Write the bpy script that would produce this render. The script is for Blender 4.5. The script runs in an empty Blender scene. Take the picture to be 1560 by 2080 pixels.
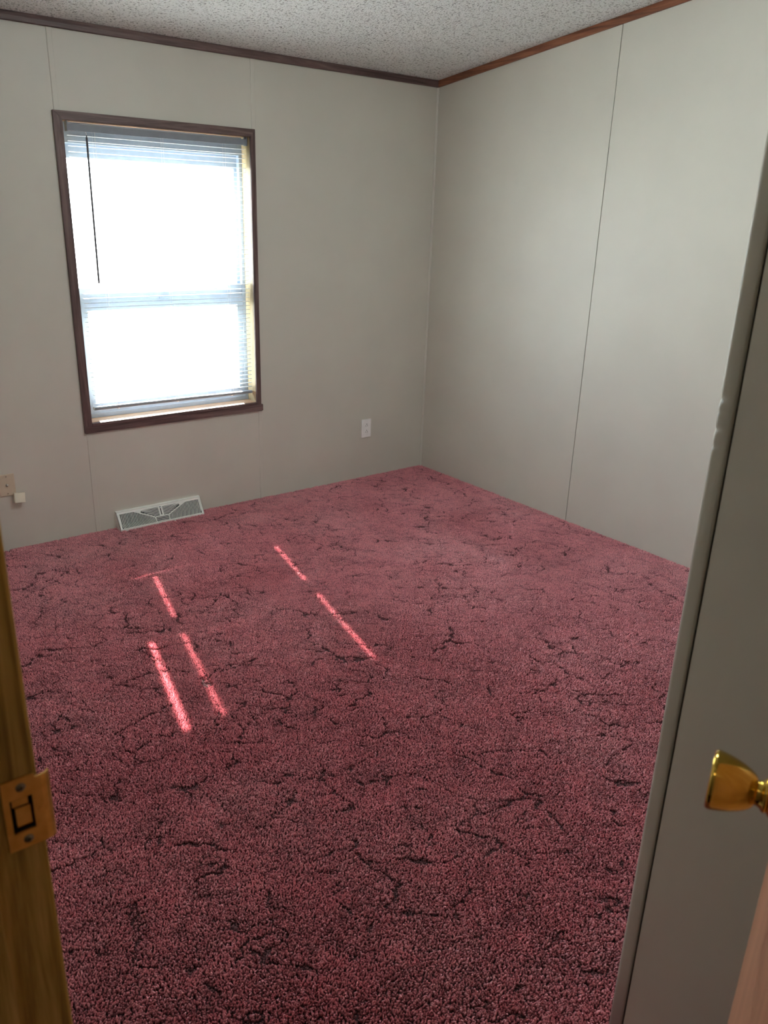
import bpy, bmesh, math, random
import numpy as np
from mathutils import Matrix, Vector
random.seed(7)
rng = np.random.default_rng(7)
PI = math.pi
COL = bpy.context.scene.collection
SC = bpy.context.scene

# ------------------------------------------------------------------ camera
cam_d = bpy.data.cameras.new('camera')
cam = bpy.data.objects.new('camera', cam_d); COL.objects.link(cam)
CAM = Vector((-3.36087, -3.83823, 1.54388))
RT = Vector((0.78794447, -0.61500077, 0.03029137))
UP = Vector((0.19149339, 0.29150438, 0.93720621))
BK = Vector((-0.58521261, -0.73266585, 0.34745784))
M4 = Matrix((RT, UP, BK)).transposed().to_4x4(); M4.translation = CAM
cam.matrix_world = M4
cam_d.sensor_fit = 'HORIZONTAL'; cam_d.sensor_width = 36.0
cam_d.lens = 1633.09 / 1560.0 * 36.0
cam_d.clip_start = 0.02; cam_d.clip_end = 200
cam_d.dof.use_dof = True; cam_d.dof.focus_distance = 3.7; cam_d.dof.aperture_fstop = 13.0
SC.camera = cam

# ------------------------------------------------------------------ world, sun, exposure
w = bpy.data.worlds.new('sky'); SC.world = w; w.use_nodes = True
nt = w.node_tree; nt.nodes.clear()
tc = nt.nodes.new('ShaderNodeTexCoord'); sep = nt.nodes.new('ShaderNodeSeparateXYZ')
cr = nt.nodes.new('ShaderNodeValToRGB'); bg = nt.nodes.new('ShaderNodeBackground'); wo = nt.nodes.new('ShaderNodeOutputWorld')
cr.color_ramp.elements[0].position = 0.0; cr.color_ramp.elements[0].color = (0.90, 0.96, 1.0, 1)
cr.color_ramp.elements[1].position = 1.0; cr.color_ramp.elements[1].color = (0.42, 0.66, 1.0, 1)
nt.links.new(tc.outputs['Generated'], sep.inputs[0]); nt.links.new(sep.outputs['Z'], cr.inputs[0])
nt.links.new(cr.outputs[0], bg.inputs[0]); nt.links.new(bg.outputs[0], wo.inputs[0])
bg.inputs[1].default_value = 14.5
w.cycles.sampling_method = 'AUTOMATIC'

sd = bpy.data.lights.new('sun', 'SUN'); sun = bpy.data.objects.new('sun', sd); COL.objects.link(sun)
sd.energy = 76.0; sd.color = (1.0, 0.94, 0.82); sd.angle = math.radians(0.53)
sdir = Vector((-0.2178, -1.0, -0.885 * math.hypot(0.2178, 1.0)))
sun.rotation_euler = sdir.to_track_quat('-Z', 'Y').to_euler(); sun.location = (1, 6, 6)

# daylight sampling portal in the window opening (gives off no light itself)
pd = bpy.data.lights.new('window_portal', 'AREA'); po = bpy.data.objects.new('window_portal', pd); COL.objects.link(po)
pd.shape = 'RECTANGLE'; pd.size = 0.94; pd.size_y = 1.36; pd.cycles.is_portal = True
po.location = (-1.67, 0.17, 1.21); po.rotation_euler = (math.radians(-90), 0, 0)

SC.view_settings.view_transform = 'Standard'; SC.view_settings.look = 'None'
SC.view_settings.gamma = 1.0; SC.view_settings.use_curve_mapping = False
SC.view_settings.exposure = 0.0
try:
    SC.cycles.use_denoising = True
    SC.cycles.max_bounces = 14; SC.cycles.diffuse_bounces = 8; SC.cycles.glossy_bounces = 5
    SC.cycles.transmission_bounces = 8; SC.cycles.transparent_max_bounces = 16
    SC.cycles.sample_clamp_indirect = 30.0
    SC.cycles.caustics_reflective = False; SC.cycles.caustics_refractive = False
except Exception:
    pass

# ------------------------------------------------------------------ helpers
def newmat(name):
    m = bpy.data.materials.new(name); m.use_nodes = True
    n = m.node_tree; b = n.nodes['Principled BSDF']
    return m, n, b

def nodes_coord(n, scale=(1, 1, 1), kind='Object'):
    t = n.nodes.new('ShaderNodeTexCoord'); mp = n.nodes.new('ShaderNodeMapping')
    mp.inputs['Scale'].default_value = scale
    n.links.new(t.outputs[kind], mp.inputs[0]); return mp.outputs[0]

def noise(n, vec, scale, detail=3, rough=0.5, dist=0.0):
    t = n.nodes.new('ShaderNodeTexNoise'); t.inputs['Scale'].default_value = scale
    t.inputs['Detail'].default_value = detail; t.inputs['Roughness'].default_value = rough
    t.inputs['Distortion'].default_value = dist
    n.links.new(vec, t.inputs['Vector']); return t.outputs['Fac']

def ramp(n, fac, stops):
    r = n.nodes.new('ShaderNodeValToRGB'); e = r.color_ramp.elements
    while len(e) < len(stops): e.new(0.5)
    for k, (p, c) in enumerate(stops):
        e[k].position = p; e[k].color = (*c, 1)
    n.links.new(fac, r.inputs[0]); return r.outputs[0]

def bump(n, b, h, strength, dist=0.001):
    k = n.nodes.new('ShaderNodeBump'); k.inputs['Strength'].default_value = strength
    k.inputs['Distance'].default_value = dist
    n.links.new(h, k.inputs['Height']); n.links.new(k.outputs[0], b.inputs['Normal'])

def plain(name, col, rough=0.5, metal=0.0, spec=0.5, var=0.05, nscale=30):
    m, n, b = newmat(name)
    v = nodes_coord(n)
    f = noise(n, v, nscale, 3)
    lo = tuple(c * (1 - var) for c in col); hi = tuple(min(1, c * (1 + var)) for c in col)
    n.links.new(ramp(n, f, [(0.3, lo), (0.7, hi)]), b.inputs['Base Color'])
    b.inputs['Roughness'].default_value = rough; b.inputs['Metallic'].default_value = metal
    b.inputs['Specular IOR Level'].default_value = spec
    return m

def wood(name, dark, mid, light, axis='Z', rough=0.45, scale=1.0):
    m, n, b = newmat(name)
    s = {'Z': (26, 26, 1.3), 'X': (1.3, 26, 26), 'Y': (26, 1.3, 26)}[axis]
    v = nodes_coord(n, tuple(a * scale for a in s))
    f1 = noise(n, v, 1.6, 5, 0.6, 1.2)
    v2 = nodes_coord(n, tuple(a * scale * 5 for a in s))
    f2 = noise(n, v2, 1.5, 3, 0.6, 0.3)
    mx = n.nodes.new('ShaderNodeMath'); mx.operation = 'MULTIPLY_ADD'
    n.links.new(f2, mx.inputs[0]); mx.inputs[1].default_value = 0.35
    n.links.new(f1, mx.inputs[2])
    n.links.new(ramp(n, mx.outputs[0], [(0.45, dark), (0.66, mid), (0.85, light)]), b.inputs['Base Color'])
    b.inputs['Roughness'].default_value = rough
    bump(n, b, mx.outputs[0], 0.15, 0.0006)
    return m

def obj(name, me, mat=None, parent=None, loc=(0, 0, 0), rot=(0, 0, 0)):
    o = bpy.data.objects.new(name, me); COL.objects.link(o)
    o.location = loc; o.rotation_euler = rot
    if mat is not None and not me.materials: me.materials.append(mat)
    if parent is not None: o.parent = parent
    return o

def mesh_bm(name, bm, smooth=False):
    me = bpy.data.meshes.new(name); bmesh.ops.recalc_face_normals(bm, faces=bm.faces[:])
    bm.to_mesh(me); bm.free()
    if smooth:
        for p in me.polygons: p.use_smooth = True
    return me

def add_box(bm, a, b, bev=0.0):
    r = bmesh.ops.create_cube(bm, size=1.0); vs = r['verts']
    c = [(a[i] + b[i]) / 2 for i in range(3)]; s = [abs(b[i] - a[i]) for i in range(3)]
    for v in vs: v.co = Vector((c[0] + v.co.x * s[0], c[1] + v.co.y * s[1], c[2] + v.co.z * s[2]))
    if bev > 0:
        es = list({e for v in vs for e in v.link_edges})
        bmesh.ops.bevel(bm, geom=es, offset=bev, segments=2, affect='EDGES', profile=0.5)
    return vs

def box(name, a, b, mat, parent=None, bev=0.0):
    """box mesh whose object origin is the world origin"""
    bm = bmesh.new(); add_box(bm, a, b, bev)
    return obj(name, mesh_bm(name, bm), mat, parent)

def add_prism(bm, prof, axis, lo, hi):
    """extrude a closed 2-D profile along an axis; prof gives the two other coordinates in order"""
    def P(u, v, t):
        return {'x': (t, u, v), 'y': (u, t, v), 'z': (u, v, t)}[axis]
    A = [bm.verts.new(P(u, v, lo)) for u, v in prof]; B = [bm.verts.new(P(u, v, hi)) for u, v in prof]
    n = len(prof)
    for i in range(n): bm.faces.new((A[i], A[(i + 1) % n], B[(i + 1) % n], B[i]))
    bm.faces.new(A[::-1]); bm.faces.new(B)

def prism(name, prof, axis, lo, hi, mat, parent=None, bev=0.0, loc=(0, 0, 0), rot=(0, 0, 0)):
    bm = bmesh.new(); add_prism(bm, prof, axis, lo, hi)
    if bev: bmesh.ops.bevel(bm, geom=bm.edges[:], offset=bev, segments=2, affect='EDGES')
    return obj(name, mesh_bm(name, bm), mat, parent, loc, rot)

def add_lathe(bm, prof, seg=48, axis='z', origin=(0, 0, 0)):
    """prof: (r, s) pairs; s along the axis"""
    o = Vector(origin); rings = []
    def P(r, a, s):
        c, d = r * math.cos(a), r * math.sin(a)
        return o + Vector({'z': (c, d, s), 'x': (s, c, d), 'y': (c, s, d)}[axis])
    for r, s in prof:
        if r < 1e-6: rings.append([bm.verts.new(P(0, 0, s))])
        else: rings.append([bm.verts.new(P(r, 2 * PI * k / seg, s)) for k in range(seg)])
    for A, B in zip(rings, rings[1:]):
        if len(A) == 1 and len(B) == 1: continue
        for k in range(seg):
            k2 = (k + 1) % seg
            if len(A) == 1: bm.faces.new((A[0], B[k], B[k2]))
            elif len(B) == 1: bm.faces.new((A[k], A[k2], B[0]))
            else: bm.faces.new((A[k], A[k2], B[k2], B[k]))
    if len(rings[0]) > 1: bm.faces.new(rings[0])
    if len(rings[-1]) > 1: bm.faces.new(rings[-1])

def thing(name, label, cat, loc=(0, 0, 0), rot=(0, 0, 0), group=None):
    o = bpy.data.objects.new(name, None); COL.objects.link(o)
    o.location = loc; o.rotation_euler = rot; o['label'] = label; o['category'] = cat
    o.empty_display_size = 0.1
    if group: o['group'] = group
    return o

def struct(o, label, cat='wall'):
    o['kind'] = 'structure'; o['label'] = label; o['category'] = cat; return o

# ------------------------------------------------------------------ materials
def vinyl(name, c, rough=0.42):
    m, n, b = newmat(name)
    v = nodes_coord(n)
    f = noise(n, v, 3.0, 4)
    n.links.new(ramp(n, f, [(0.3, tuple(k * 0.97 for k in c)), (0.7, tuple(k * 1.03 for k in c))]), b.inputs['Base Color'])
    b.inputs['Roughness'].default_value = rough
    b.inputs['Specular IOR Level'].default_value = 0.5
    f2 = noise(n, v, 420.0, 2)
    f3 = noise(n, v, 9.0, 3)
    a = n.nodes.new('ShaderNodeMath'); a.operation = 'MULTIPLY_ADD'
    n.links.new(f3, a.inputs[0]); a.inputs[1].default_value = 2.0; n.links.new(f2, a.inputs[2])
    bump(n, b, a.outputs[0], 0.25, 0.0005)
    return m
M_wall = vinyl('wall_vinyl', (0.60, 0.585, 0.525))
M_seam = plain('seam_dark', (0.05, 0.048, 0.042), 0.8)
M_mold = vinyl('corner_vinyl', (0.55, 0.54, 0.48), 0.38)
M_trim = wood('trim_walnut', (0.045, 0.026, 0.026), (0.115, 0.068, 0.064), (0.19, 0.125, 0.115), 'X', 0.45)  # walnut greyed by a cool reflection put into the colour
M_trimY = wood('trim_walnut_y', (0.06, 0.020, 0.011), (0.19, 0.068, 0.034), (0.30, 0.12, 0.060), 'Y', 0.45)
M_trimZ = wood('trim_walnut_z', (0.045, 0.026, 0.026), (0.115, 0.068, 0.064), (0.19, 0.125, 0.115), 'Z', 0.45)  # same cool reflection painted into the upright grain
M_oak = wood('jamb_oak', (0.10, 0.06, 0.012), (0.44, 0.31, 0.075), (0.72, 0.54, 0.20), 'Z', 0.5)
M_liner = wood('liner_wood', (0.33, 0.24, 0.12), (0.44, 0.34, 0.19), (0.54, 0.44, 0.27), 'Z', 0.4)
M_linerX = wood('liner_wood_x', (0.33, 0.17, 0.08), (0.44, 0.25, 0.14), (0.52, 0.34, 0.20), 'X', 0.4)
M_door = wood('door_birch', (0.42, 0.20, 0.105), (0.56, 0.29, 0.165), (0.68, 0.38, 0.23), 'Z', 0.42, 0.55)
M_vinylwin = plain('window_vinyl_shaded', (0.36, 0.43, 0.52), 0.4)  # white vinyl with its bluish shade put into the colour
M_white = plain('white_plastic', (0.86, 0.86, 0.86), 0.35)
M_almond = plain('almond_plastic', (0.60, 0.50, 0.38), 0.4)
M_cream = plain('cream_plastic', (0.78, 0.74, 0.60), 0.4)
M_dark = plain('dark_void', (0.015, 0.015, 0.016), 0.8)
M_steel = plain('steel', (0.55, 0.54, 0.50), 0.3, 1.0)
M_steeldark = plain('screw_steel', (0.30, 0.30, 0.26), 0.35, 1.0)
M_cord = plain('blind_cord', (0.70, 0.70, 0.68), 0.7)
M_wand = plain('wand_plastic', (0.06, 0.055, 0.07), 0.3)
M_reg = plain('register_enamel', (0.84, 0.86, 0.82), 0.35)
M_railb = plain('blind_rail', (0.24, 0.27, 0.31), 0.45)
m, n, b = newmat('brass'); M_brass = m
v = nodes_coord(n); f = noise(n, v, 60, 3)
n.links.new(ramp(n, f, [(0.3, (0.66, 0.43, 0.07)), (0.7, (0.76, 0.52, 0.12))]), b.inputs['Base Color'])
b.inputs['Metallic'].default_value = 1.0; b.inputs['Roughness'].default_value = 0.12
m, n, b = newmat('brass_worn'); M_brass2 = m
v = nodes_coord(n); f = noise(n, v, 80, 4)
n.links.new(ramp(n, f, [(0.3, (0.70, 0.40, 0.10)), (0.7, (0.88, 0.56, 0.18))]), b.inputs['Base Color'])
b.inputs['Metallic'].default_value = 0.85; b.inputs['Roughness'].default_value = 0.32
# slats: thin white, lets daylight through
m, n, b = newmat('slat_vinyl'); M_slat = m
out = n.nodes['Material Output']
v = nodes_coord(n); f = noise(n, v, 14, 2)
colr = ramp(n, f, [(0.3, (0.66, 0.68, 0.70)), (0.7, (0.71, 0.73, 0.75))])
n.links.new(colr, b.inputs['Base Color']); b.inputs['Roughness'].default_value = 0.35
tr = n.nodes.new('ShaderNodeBsdfTranslucent'); n.links.new(colr, tr.inputs[0])
mxs = n.nodes.new('ShaderNodeMixShader'); mxs.inputs[0].default_value = 0.15
n.links.new(b.outputs[0], mxs.inputs[1]); n.links.new(tr.outputs[0], mxs.inputs[2]); n.links.new(mxs.outputs[0], out.inputs[0])
# window glass: thin pane
m, n, b = newmat('glass'); M_glass = m
out = n.nodes['Material Output']
gl = n.nodes.new('ShaderNodeBsdfGlossy'); gl.inputs['Roughness'].default_value = 0.02
ts = n.nodes.new('ShaderNodeBsdfTransparent'); ts.inputs[0].default_value = (0.97, 0.98, 0.98, 1)
mxs = n.nodes.new('ShaderNodeMixShader'); mxs.inputs[0].default_value = 0.05
n.links.new(ts.outputs[0], mxs.inputs[1]); n.links.new(gl.outputs[0], mxs.inputs[2]); n.links.new(mxs.outputs[0], out.inputs[0])
# popcorn ceiling
m, n, b = newmat('popcorn_ceiling'); M_ceil = m
v = nodes_coord(n)
vo = n.nodes.new('ShaderNodeTexVoronoi'); vo.inputs['Scale'].default_value = 120; n.links.new(v, vo.inputs['Vector'])
nz = noise(n, v, 95, 4, 0.6)
sm = n.nodes.new('ShaderNodeMath'); sm.operation = 'MULTIPLY_ADD'
n.links.new(nz, sm.inputs[0]); sm.inputs[1].default_value = 1.6
iv = n.nodes.new('ShaderNodeMath'); iv.operation = 'SUBTRACT'; iv.inputs[0].default_value = 0.6
n.links.new(vo.outputs['Distance'], iv.inputs[1]); n.links.new(iv.outputs[0], sm.inputs[2])
n.links.new(ramp(n, nz, [(0.37, (0.38, 0.41, 0.42)), (0.46, (0.90, 0.94, 0.95))]), b.inputs['Base Color'])  # shade in the pits painted as darker colour
b.inputs['Roughness'].default_value = 0.85
bump(n, b, sm.outputs[0], 1.0, 0.005)
# outdoors
m, n, b = newmat('yard'); M_yard = m
v = nodes_coord(n)
f = noise(n, v, 0.55, 5, 0.6)
n.links.new(ramp(n, f, [(0.36, (0.22, 0.32, 0.16)), (0.46, (0.58, 0.58, 0.52)), (0.62, (0.74, 0.73, 0.70))]), b.inputs['Base Color'])
b.inputs['Roughness'].default_value = 0.95
# carpet pile
m, n, b = newmat('carpet_pile'); M_carpet = m
at = n.nodes.new('ShaderNodeAttribute'); at.attribute_name = 'tint'
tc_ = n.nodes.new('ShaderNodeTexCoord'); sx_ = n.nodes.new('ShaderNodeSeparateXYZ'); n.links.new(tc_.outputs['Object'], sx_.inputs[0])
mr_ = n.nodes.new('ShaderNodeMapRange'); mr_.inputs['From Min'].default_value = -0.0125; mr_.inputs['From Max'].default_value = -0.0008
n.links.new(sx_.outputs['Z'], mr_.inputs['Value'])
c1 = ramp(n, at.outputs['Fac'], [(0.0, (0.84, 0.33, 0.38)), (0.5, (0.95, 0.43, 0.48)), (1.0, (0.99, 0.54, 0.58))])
c2 = ramp(n, mr_.outputs[0], [(0.0, (0.12, 0.10, 0.10)), (0.45, (0.46, 0.38, 0.40)), (0.85, (1, 1, 1))])  # dark roots, plus shade of the relief painted in by fibre height
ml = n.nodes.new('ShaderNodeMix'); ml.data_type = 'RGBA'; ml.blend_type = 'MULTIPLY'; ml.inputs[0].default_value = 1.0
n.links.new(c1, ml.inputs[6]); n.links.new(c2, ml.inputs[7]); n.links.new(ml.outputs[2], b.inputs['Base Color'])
b.inputs['Roughness'].default_value = 0.6; b.inputs['Specular IOR Level'].default_value = 0.45
M_back = plain('carpet_backing', (0.025, 0.008, 0.010), 0.95)

# ------------------------------------------------------------------ room dimensions
H0, G = 2.256, 0.12247            # ceiling height at the window wall, slope of the vaulted ceiling
def ceil_z(y): return H0 + G * (-y)
XL, YB = -3.25, -3.26             # inner face of the door wall, line of the closet front / strike jamb
XP = -2.31                        # closet side facing the entry
YE = -4.05                        # end of the entry nook
XH = -4.60                        # far side of the hallway
FZ = -0.013                       # carpet backing level; the pile reaches z = 0
T = 0.10
# window opening
WX0, WX1, WZ0, WZ1 = -2.120, -1.219, 0.557, 1.879

# floor
fl = box('floor', (XH - T, YE - 1.6, FZ - 0.10), (0.12, 0.0 + T, FZ), M_back)
struct(fl, 'subfloor with dark carpet backing under the pile', 'floor')

# back (window) wall: core with hole + panels + battens
def wall_piece(name, a, b, mat, parent): return box(name, a, b, mat, parent)
bmw = bmesh.new()
WT = 0.15
for a, b_ in (((XL - T, 0.006, FZ), (WX0 - 0.012, WT, H0)), ((WX1 + 0.012, 0.006, FZ), (T, WT, H0)),
              ((WX0 - 0.012, 0.006, FZ), (WX1 + 0.012, WT, WZ0 - 0.012)), ((WX0 - 0.012, 0.006, WZ1 + 0.012), (WX1 + 0.012, WT, H0))):
    add_box(bmw, a, b_)
wb = obj('wall_back', mesh_bm('wall_back', bmw), M_seam)
struct(wb, 'greige vinyl panelled wall with the window')
BX1, BX2 = -2.137, -1.192        # batten centres
def hole_panel(x0, x1):
    bm = bmesh.new(); a = (x0 + 0.001, 0.0); 
    lo, hi = x0 + 0.001, x1 - 0.001
    hx0, hx1 = max(lo, WX0 - 0.012), min(hi, WX1 + 0.012)
    if hx0 < hx1:
        if hx0 > lo: add_box(bm, (lo, 0, FZ), (hx0, 0.006, H0 - 0.001))
        if hx1 < hi: add_box(bm, (hx1, 0, FZ), (hi, 0.006, H0 - 0.001))
        add_box(bm, (hx0, 0, FZ), (hx1, 0.006, WZ0 - 0.012)); add_box(bm, (hx0, 0, WZ1 + 0.012), (hx1, 0.006, H0 - 0.001))
    else: add_box(bm, (lo, 0, FZ), (hi, 0.006, H0 - 0.001))
    return obj('panel', mesh_bm('panel', bm), M_wall, wb)
hole_panel(XL, BX1); hole_panel(BX1, BX2); hole_panel(BX2, 0.0)
for bx in (BX1, BX2):
    for z0, z1 in ((FZ, 0.508), (1.914, 2.221)):
        bm = bmesh.new()
        add_prism(bm, [(bx - 0.0125, 0.0005), (bx - 0.0115, -0.0022), (bx - 0.009, -0.003), (bx + 0.009, -0.003), (bx + 0.0115, -0.0022), (bx + 0.0125, 0.0005)], 'z', z0, z1)
        obj('batten', mesh_bm('batten', bm), M_wall, wb)

# right wall: core + 4 ft panels with a dark seam between
def sloped_box(bm, x0, x1, y0, y1, z0, dz=0.0):
    c = [(x0, y0), (x1, y0), (x1, y1), (x0, y1)]
    A = [bm.verts.new((x, y, z0)) for x, y in c]; B = [bm.verts.new((x, y, ceil_z(y) + dz)) for x, y in c]
    for i in range(4): bm.faces.new((A[i], A[(i + 1) % 4], B[(i + 1) % 4], B[i]))
    bm.faces.new(A[::-1]); bm.faces.new(B)
def sloped(name, x0, x1, y0, y1, z0, mat, parent=None, dz=0.0):
    bm = bmesh.new(); sloped_box(bm, x0, x1, y0, y1, z0, dz); return obj(name, mesh_bm(name, bm), mat, parent)
wr = sloped('wall_right', 0.007, T, YE, 0.0, FZ, M_seam); struct(wr, 'bright greige vinyl panelled wall with one vertical seam')
ys = [-0.0005, -1.2262, -1.2310, -2.4490, -2.4535, -3.66]
for y1, y0 in ((ys[0], ys[1]), (ys[2], ys[3]), (ys[4], ys[5])):
    sloped('panel', 0.0, 0.007, y0, y1, FZ, M_wall, wr, -0.001)
# little cove strip in the corner
prism('corner_bead', [(-0.004, -0.0095), (-0.0005, -0.0105), (-0.0005, -0.0005), (-0.0105, -0.0005), (-0.0095, -0.004)], 'z', FZ, 2.222, M_wall, wr)

# closet: front wall facing the window (outside the frame) and the side facing the entry nook
cf = sloped('wall_front', XP + 0.03, 0.0, YB - 0.10, YB, FZ, M_wall); struct(cf, 'closet front wall facing the window')
cs = sloped('wall_entry', XP + 0.007, XP + 0.10, YE, YB - 0.004, FZ, M_seam); struct(cs, 'closet side wall beside the entry, behind the open door')
sloped('panel', XP, XP + 0.007, YE, YB - 0.0300, FZ, M_wall, cs, -0.001)
# rounded corner moulding with small nicks
MW = 0.0262
prof = [(0.012, 0.0), (0.030, 0.0), (0.030, -0.004)]
arc = []
R_ = 0.009
for k in range(9):
    a = PI / 2 * k / 8
    arc.append((R_ - R_ * math.sin(a) - 0.004, -(R_ - R_ * math.cos(a))))
arc = arc[::1]
ring = [(0.034, 0.0)] + [(p[0], p[1]) for p in arc] + [(-0.004, -MW + 0.003), (-0.002, -MW), (0.006, -MW), (0.006, -0.012), (0.034, -0.006)]
nicks = [(1.318, 0.0022, 0.006), (1.300, 0.0010, 0.004), (1.275, 0.0018, 0.005), (1.2505, 0.0016, 0.004), (1.03, 0.001, 0.01)]
zs = sorted(set([FZ] + list(np.linspace(0.3, 2.2, 12)) + list(np.linspace(1.23, 1.34, 60)) + [ceil_z(YB) - 0.001]))
bm = bmesh.new(); rings = []
for z in zs:
    d = sum(a * math.exp(-((z - z0) / s_) ** 2) for z0, a, s_ in nicks)
    row = []
    for i, (u, vv) in enumerate(ring):
        f = 1.0 if 2 <= i <= 8 else 0.0
        row.append(bm.verts.new((XP + u + f * d * 0.7, YB + vv - f * d * 0.7, z)))
    rings.append(row)
for A, B in zip(rings, rings[1:]):
    for i in range(len(ring)):
        j = (i + 1) % len(ring); bm.faces.new((A[i], A[j], B[j], B[i]))
bm.faces.new(rings[0][::-1]); bm.faces.new(rings[-1])
cm = obj('corner_moulding', mesh_bm('corner_moulding', bm, True), M_mold, cs)
# wall of the entry behind the door, closing the nook
we = sloped('wall_nook', XL - T, XP + 0.1, YE - T, YE, FZ, M_wall); struct(we, 'wall closing the entry nook behind the camera')

# left wall (holds the doorway), seen only by its door jamb
wl = thing('wall_left', 'wall with the doorway the picture is taken through', 'wall'); wl['kind'] = 'structure'
DY0, DY1 = -3.885, -3.26
sloped('panel', XL - T, XL, DY1 + 0.018, 0.0, FZ, M_wall, wl, -0.001)
sloped('panel', XL - T, XL, -5.6, DY0 - 0.018, FZ, M_wall, wl, -0.001)
bm = bmesh.new(); c4 = [(XL - T, DY0 - 0.018), (XL, DY0 - 0.018), (XL, DY1 + 0.018), (XL - T, DY1 + 0.018)]
A = [bm.verts.new((x, y, 2.07)) for x, y in c4]; B = [bm.verts.new((x, y, ceil_z(y) - 0.001)) for x, y in c4]
for i in range(4): bm.faces.new((A[i], A[(i + 1) % 4], B[(i + 1) % 4], B[i]))
bm.faces.new(A[::-1]); bm.faces.new(B)
obj('header_panel', mesh_bm('header', bm), M_wall, wl)

# door frame
df = thing('door_frame', 'dark oak door frame with brass strike plate at the left edge', 'door frame', (XL, DY1, FZ)); df['kind'] = 'thing'
def child_box(name, a, b_, mat, par, bev=0.0):
    o = box(name, a, b_, mat, None, bev); o.parent = par
    o.matrix_parent_inverse = Matrix.Translation(-Vector(par.location)) if par.rotation_euler[:] == (0, 0, 0) else par.matrix_world.inverted()
    return o
bm = bmesh.new()      # strike jamb with the latch mortise cut through it
PX0, PX1, PZ0, PZ1 = -3.252 - 0.0165, -3.252 + 0.0033, 1.087 - 0.019, 1.087 + 0.0165
for a, b_ in (((XL - T - 0.006, 0), (PX0, 1)), ((PX1, 0), (XL + 0.003, 1))): add_box(bm, (a[0], DY1, FZ), (b_[0], DY1 + 0.017, 2.05))
add_box(bm, (PX0, DY1, FZ), (PX1, DY1 + 0.017, PZ0)); add_box(bm, (PX0, DY1, PZ1), (PX1, DY1 + 0.017, 2.05))
jo = obj('jamb', mesh_bm('jamb', bm), M_oak, df); jo.matrix_parent_inverse = Matrix.Translation(-Vector(df.location))
child_box('jamb', (XL - T - 0.006, DY0 - 0.017, FZ), (XL + 0.003, DY0, 2.05), M_oak, df, 0.0012)
child_box('head_jamb', (XL - T - 0.006, DY0, 2.033), (XL + 0.003, DY1, 2.05), M_oak, df, 0.0012)
child_box('door_stop', (XL - 0.070, DY1 - 0.010, FZ), (XL - 0.037, DY1 - 0.0001, 2.033), M_oak, df, 0.001)
child_box('door_stop', (XL - 0.070, DY0 + 0.0001, FZ), (XL - 0.037, DY0 + 0.010, 2.033), M_oak, df, 0.001)
child_box('casing', (XL, DY1 + 0.0175, FZ), (XL + 0.0098, DY1 + 0.062, 2.105), M_oak, df, 0.002)
child_box('casing', (XL, DY0 - 0.062, FZ), (XL + 0.0098, DY0 - 0.0175, 2.105), M_oak, df, 0.002)

# strike plate (brass) on the left jamb
SZ = 1.087
sp = thing('strike_plate', 'brass strike plate screwed to the left door jamb', 'strike plate', (-3.252, DY1, SZ))
def srect_hole(name, x0, x1, z0, z1, hx0, hx1, hz0, hz1, y0, y1, mat, par):
    bm = bmesh.new()
    for a, b_ in (((x0, y0, z0), (hx0, y1, z1)), ((hx1, y0, z0), (x1, y1, z1)), ((hx0, y0, z0), (hx1, y1, hz0)), ((hx0, y0, hz1), (hx1, y1, z1))):
        add_box(bm, a, b_)
    bmesh.ops.remove_doubles(bm, verts=bm.verts[:], dist=1e-6)
    o = obj(name, mesh_bm(name, bm), mat, par); return o
srect_hole('plate', -0.020, 0.0055, -0.0335, 0.0335, -0.0150, 0.0020, -0.0175, 0.0150, -0.0017, 0.0002, M_brass2, sp)
# curved lip
bm = bmesh.new()
pr = [(0.0055, -0.0017), (0.0100, -0.0017), (0.0140, -0.0010), (0.0168, 0.0010), (0.0176, 0.0032), (0.0162, 0.0036), (0.0150, 0.0018), (0.0130, 0.0007), (0.0055, 0.0002)]
add_prism(bm, pr, 'z', -0.0335, 0.0300)
obj('lip', mesh_bm('lip', bm), M_brass2, sp)
box('raised_band', (0.0056, -0.0022, -0.0045), (0.0130, -0.0017, 0.0005), M_brass2, sp, 0.0002)
bm = bmesh.new()
add_box(bm, (-0.0150, 0.0100, -0.0175), (0.0020, 0.0112, 0.0150))
add_box(bm, (0.0018, 0.0000, -0.0175), (0.0028, 0.0112, 0.0150))
add_box(bm, (-0.0150, 0.0000, -0.0187), (0.0020, 0.0112, -0.0175)); add_box(bm, (-0.0150, 0.0000, 0.0150), (0.0020, 0.0112, 0.0162))
obj('latch_pocket', mesh_bm('latch_pocket', bm), M_dark, sp)
bm = bmesh.new()
vs = add_box(bm, (-0.0130, 0.0012, 0.0062), (-0.0010, 0.0022, 0.0125)); 
vs = add_box(bm, (-0.0110, 0.0030, -0.0150), (0.0005, 0.0040, 0.0030))
obj('adjusting_tongue', mesh_bm('tongue', bm), M_brass2, sp)
for sx, sz in ((-0.0055, 0.0250), (-0.0050, -0.0255)):
    bm = bmesh.new(); add_lathe(bm, [(0.0, -0.0031), (0.0018, -0.0029), (0.0036, -0.0020), (0.0040, -0.0016)], 20, 'y', (sx, 0, sz))
    s_ = obj('screw', mesh_bm('screw', bm, True), M_steeldark, sp)
    bm = bmesh.new(); add_box(bm, (sx - 0.0018, -0.0033, sz - 0.0004), (sx + 0.0018, -0.0029, sz + 0.0004)); add_box(bm, (sx - 0.0004, -0.0033, sz - 0.0018), (sx + 0.0004, -0.0029, sz + 0.0018))
    obj('screw_slot', mesh_bm('screw_slot', bm), M_dark, s_)

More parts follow.
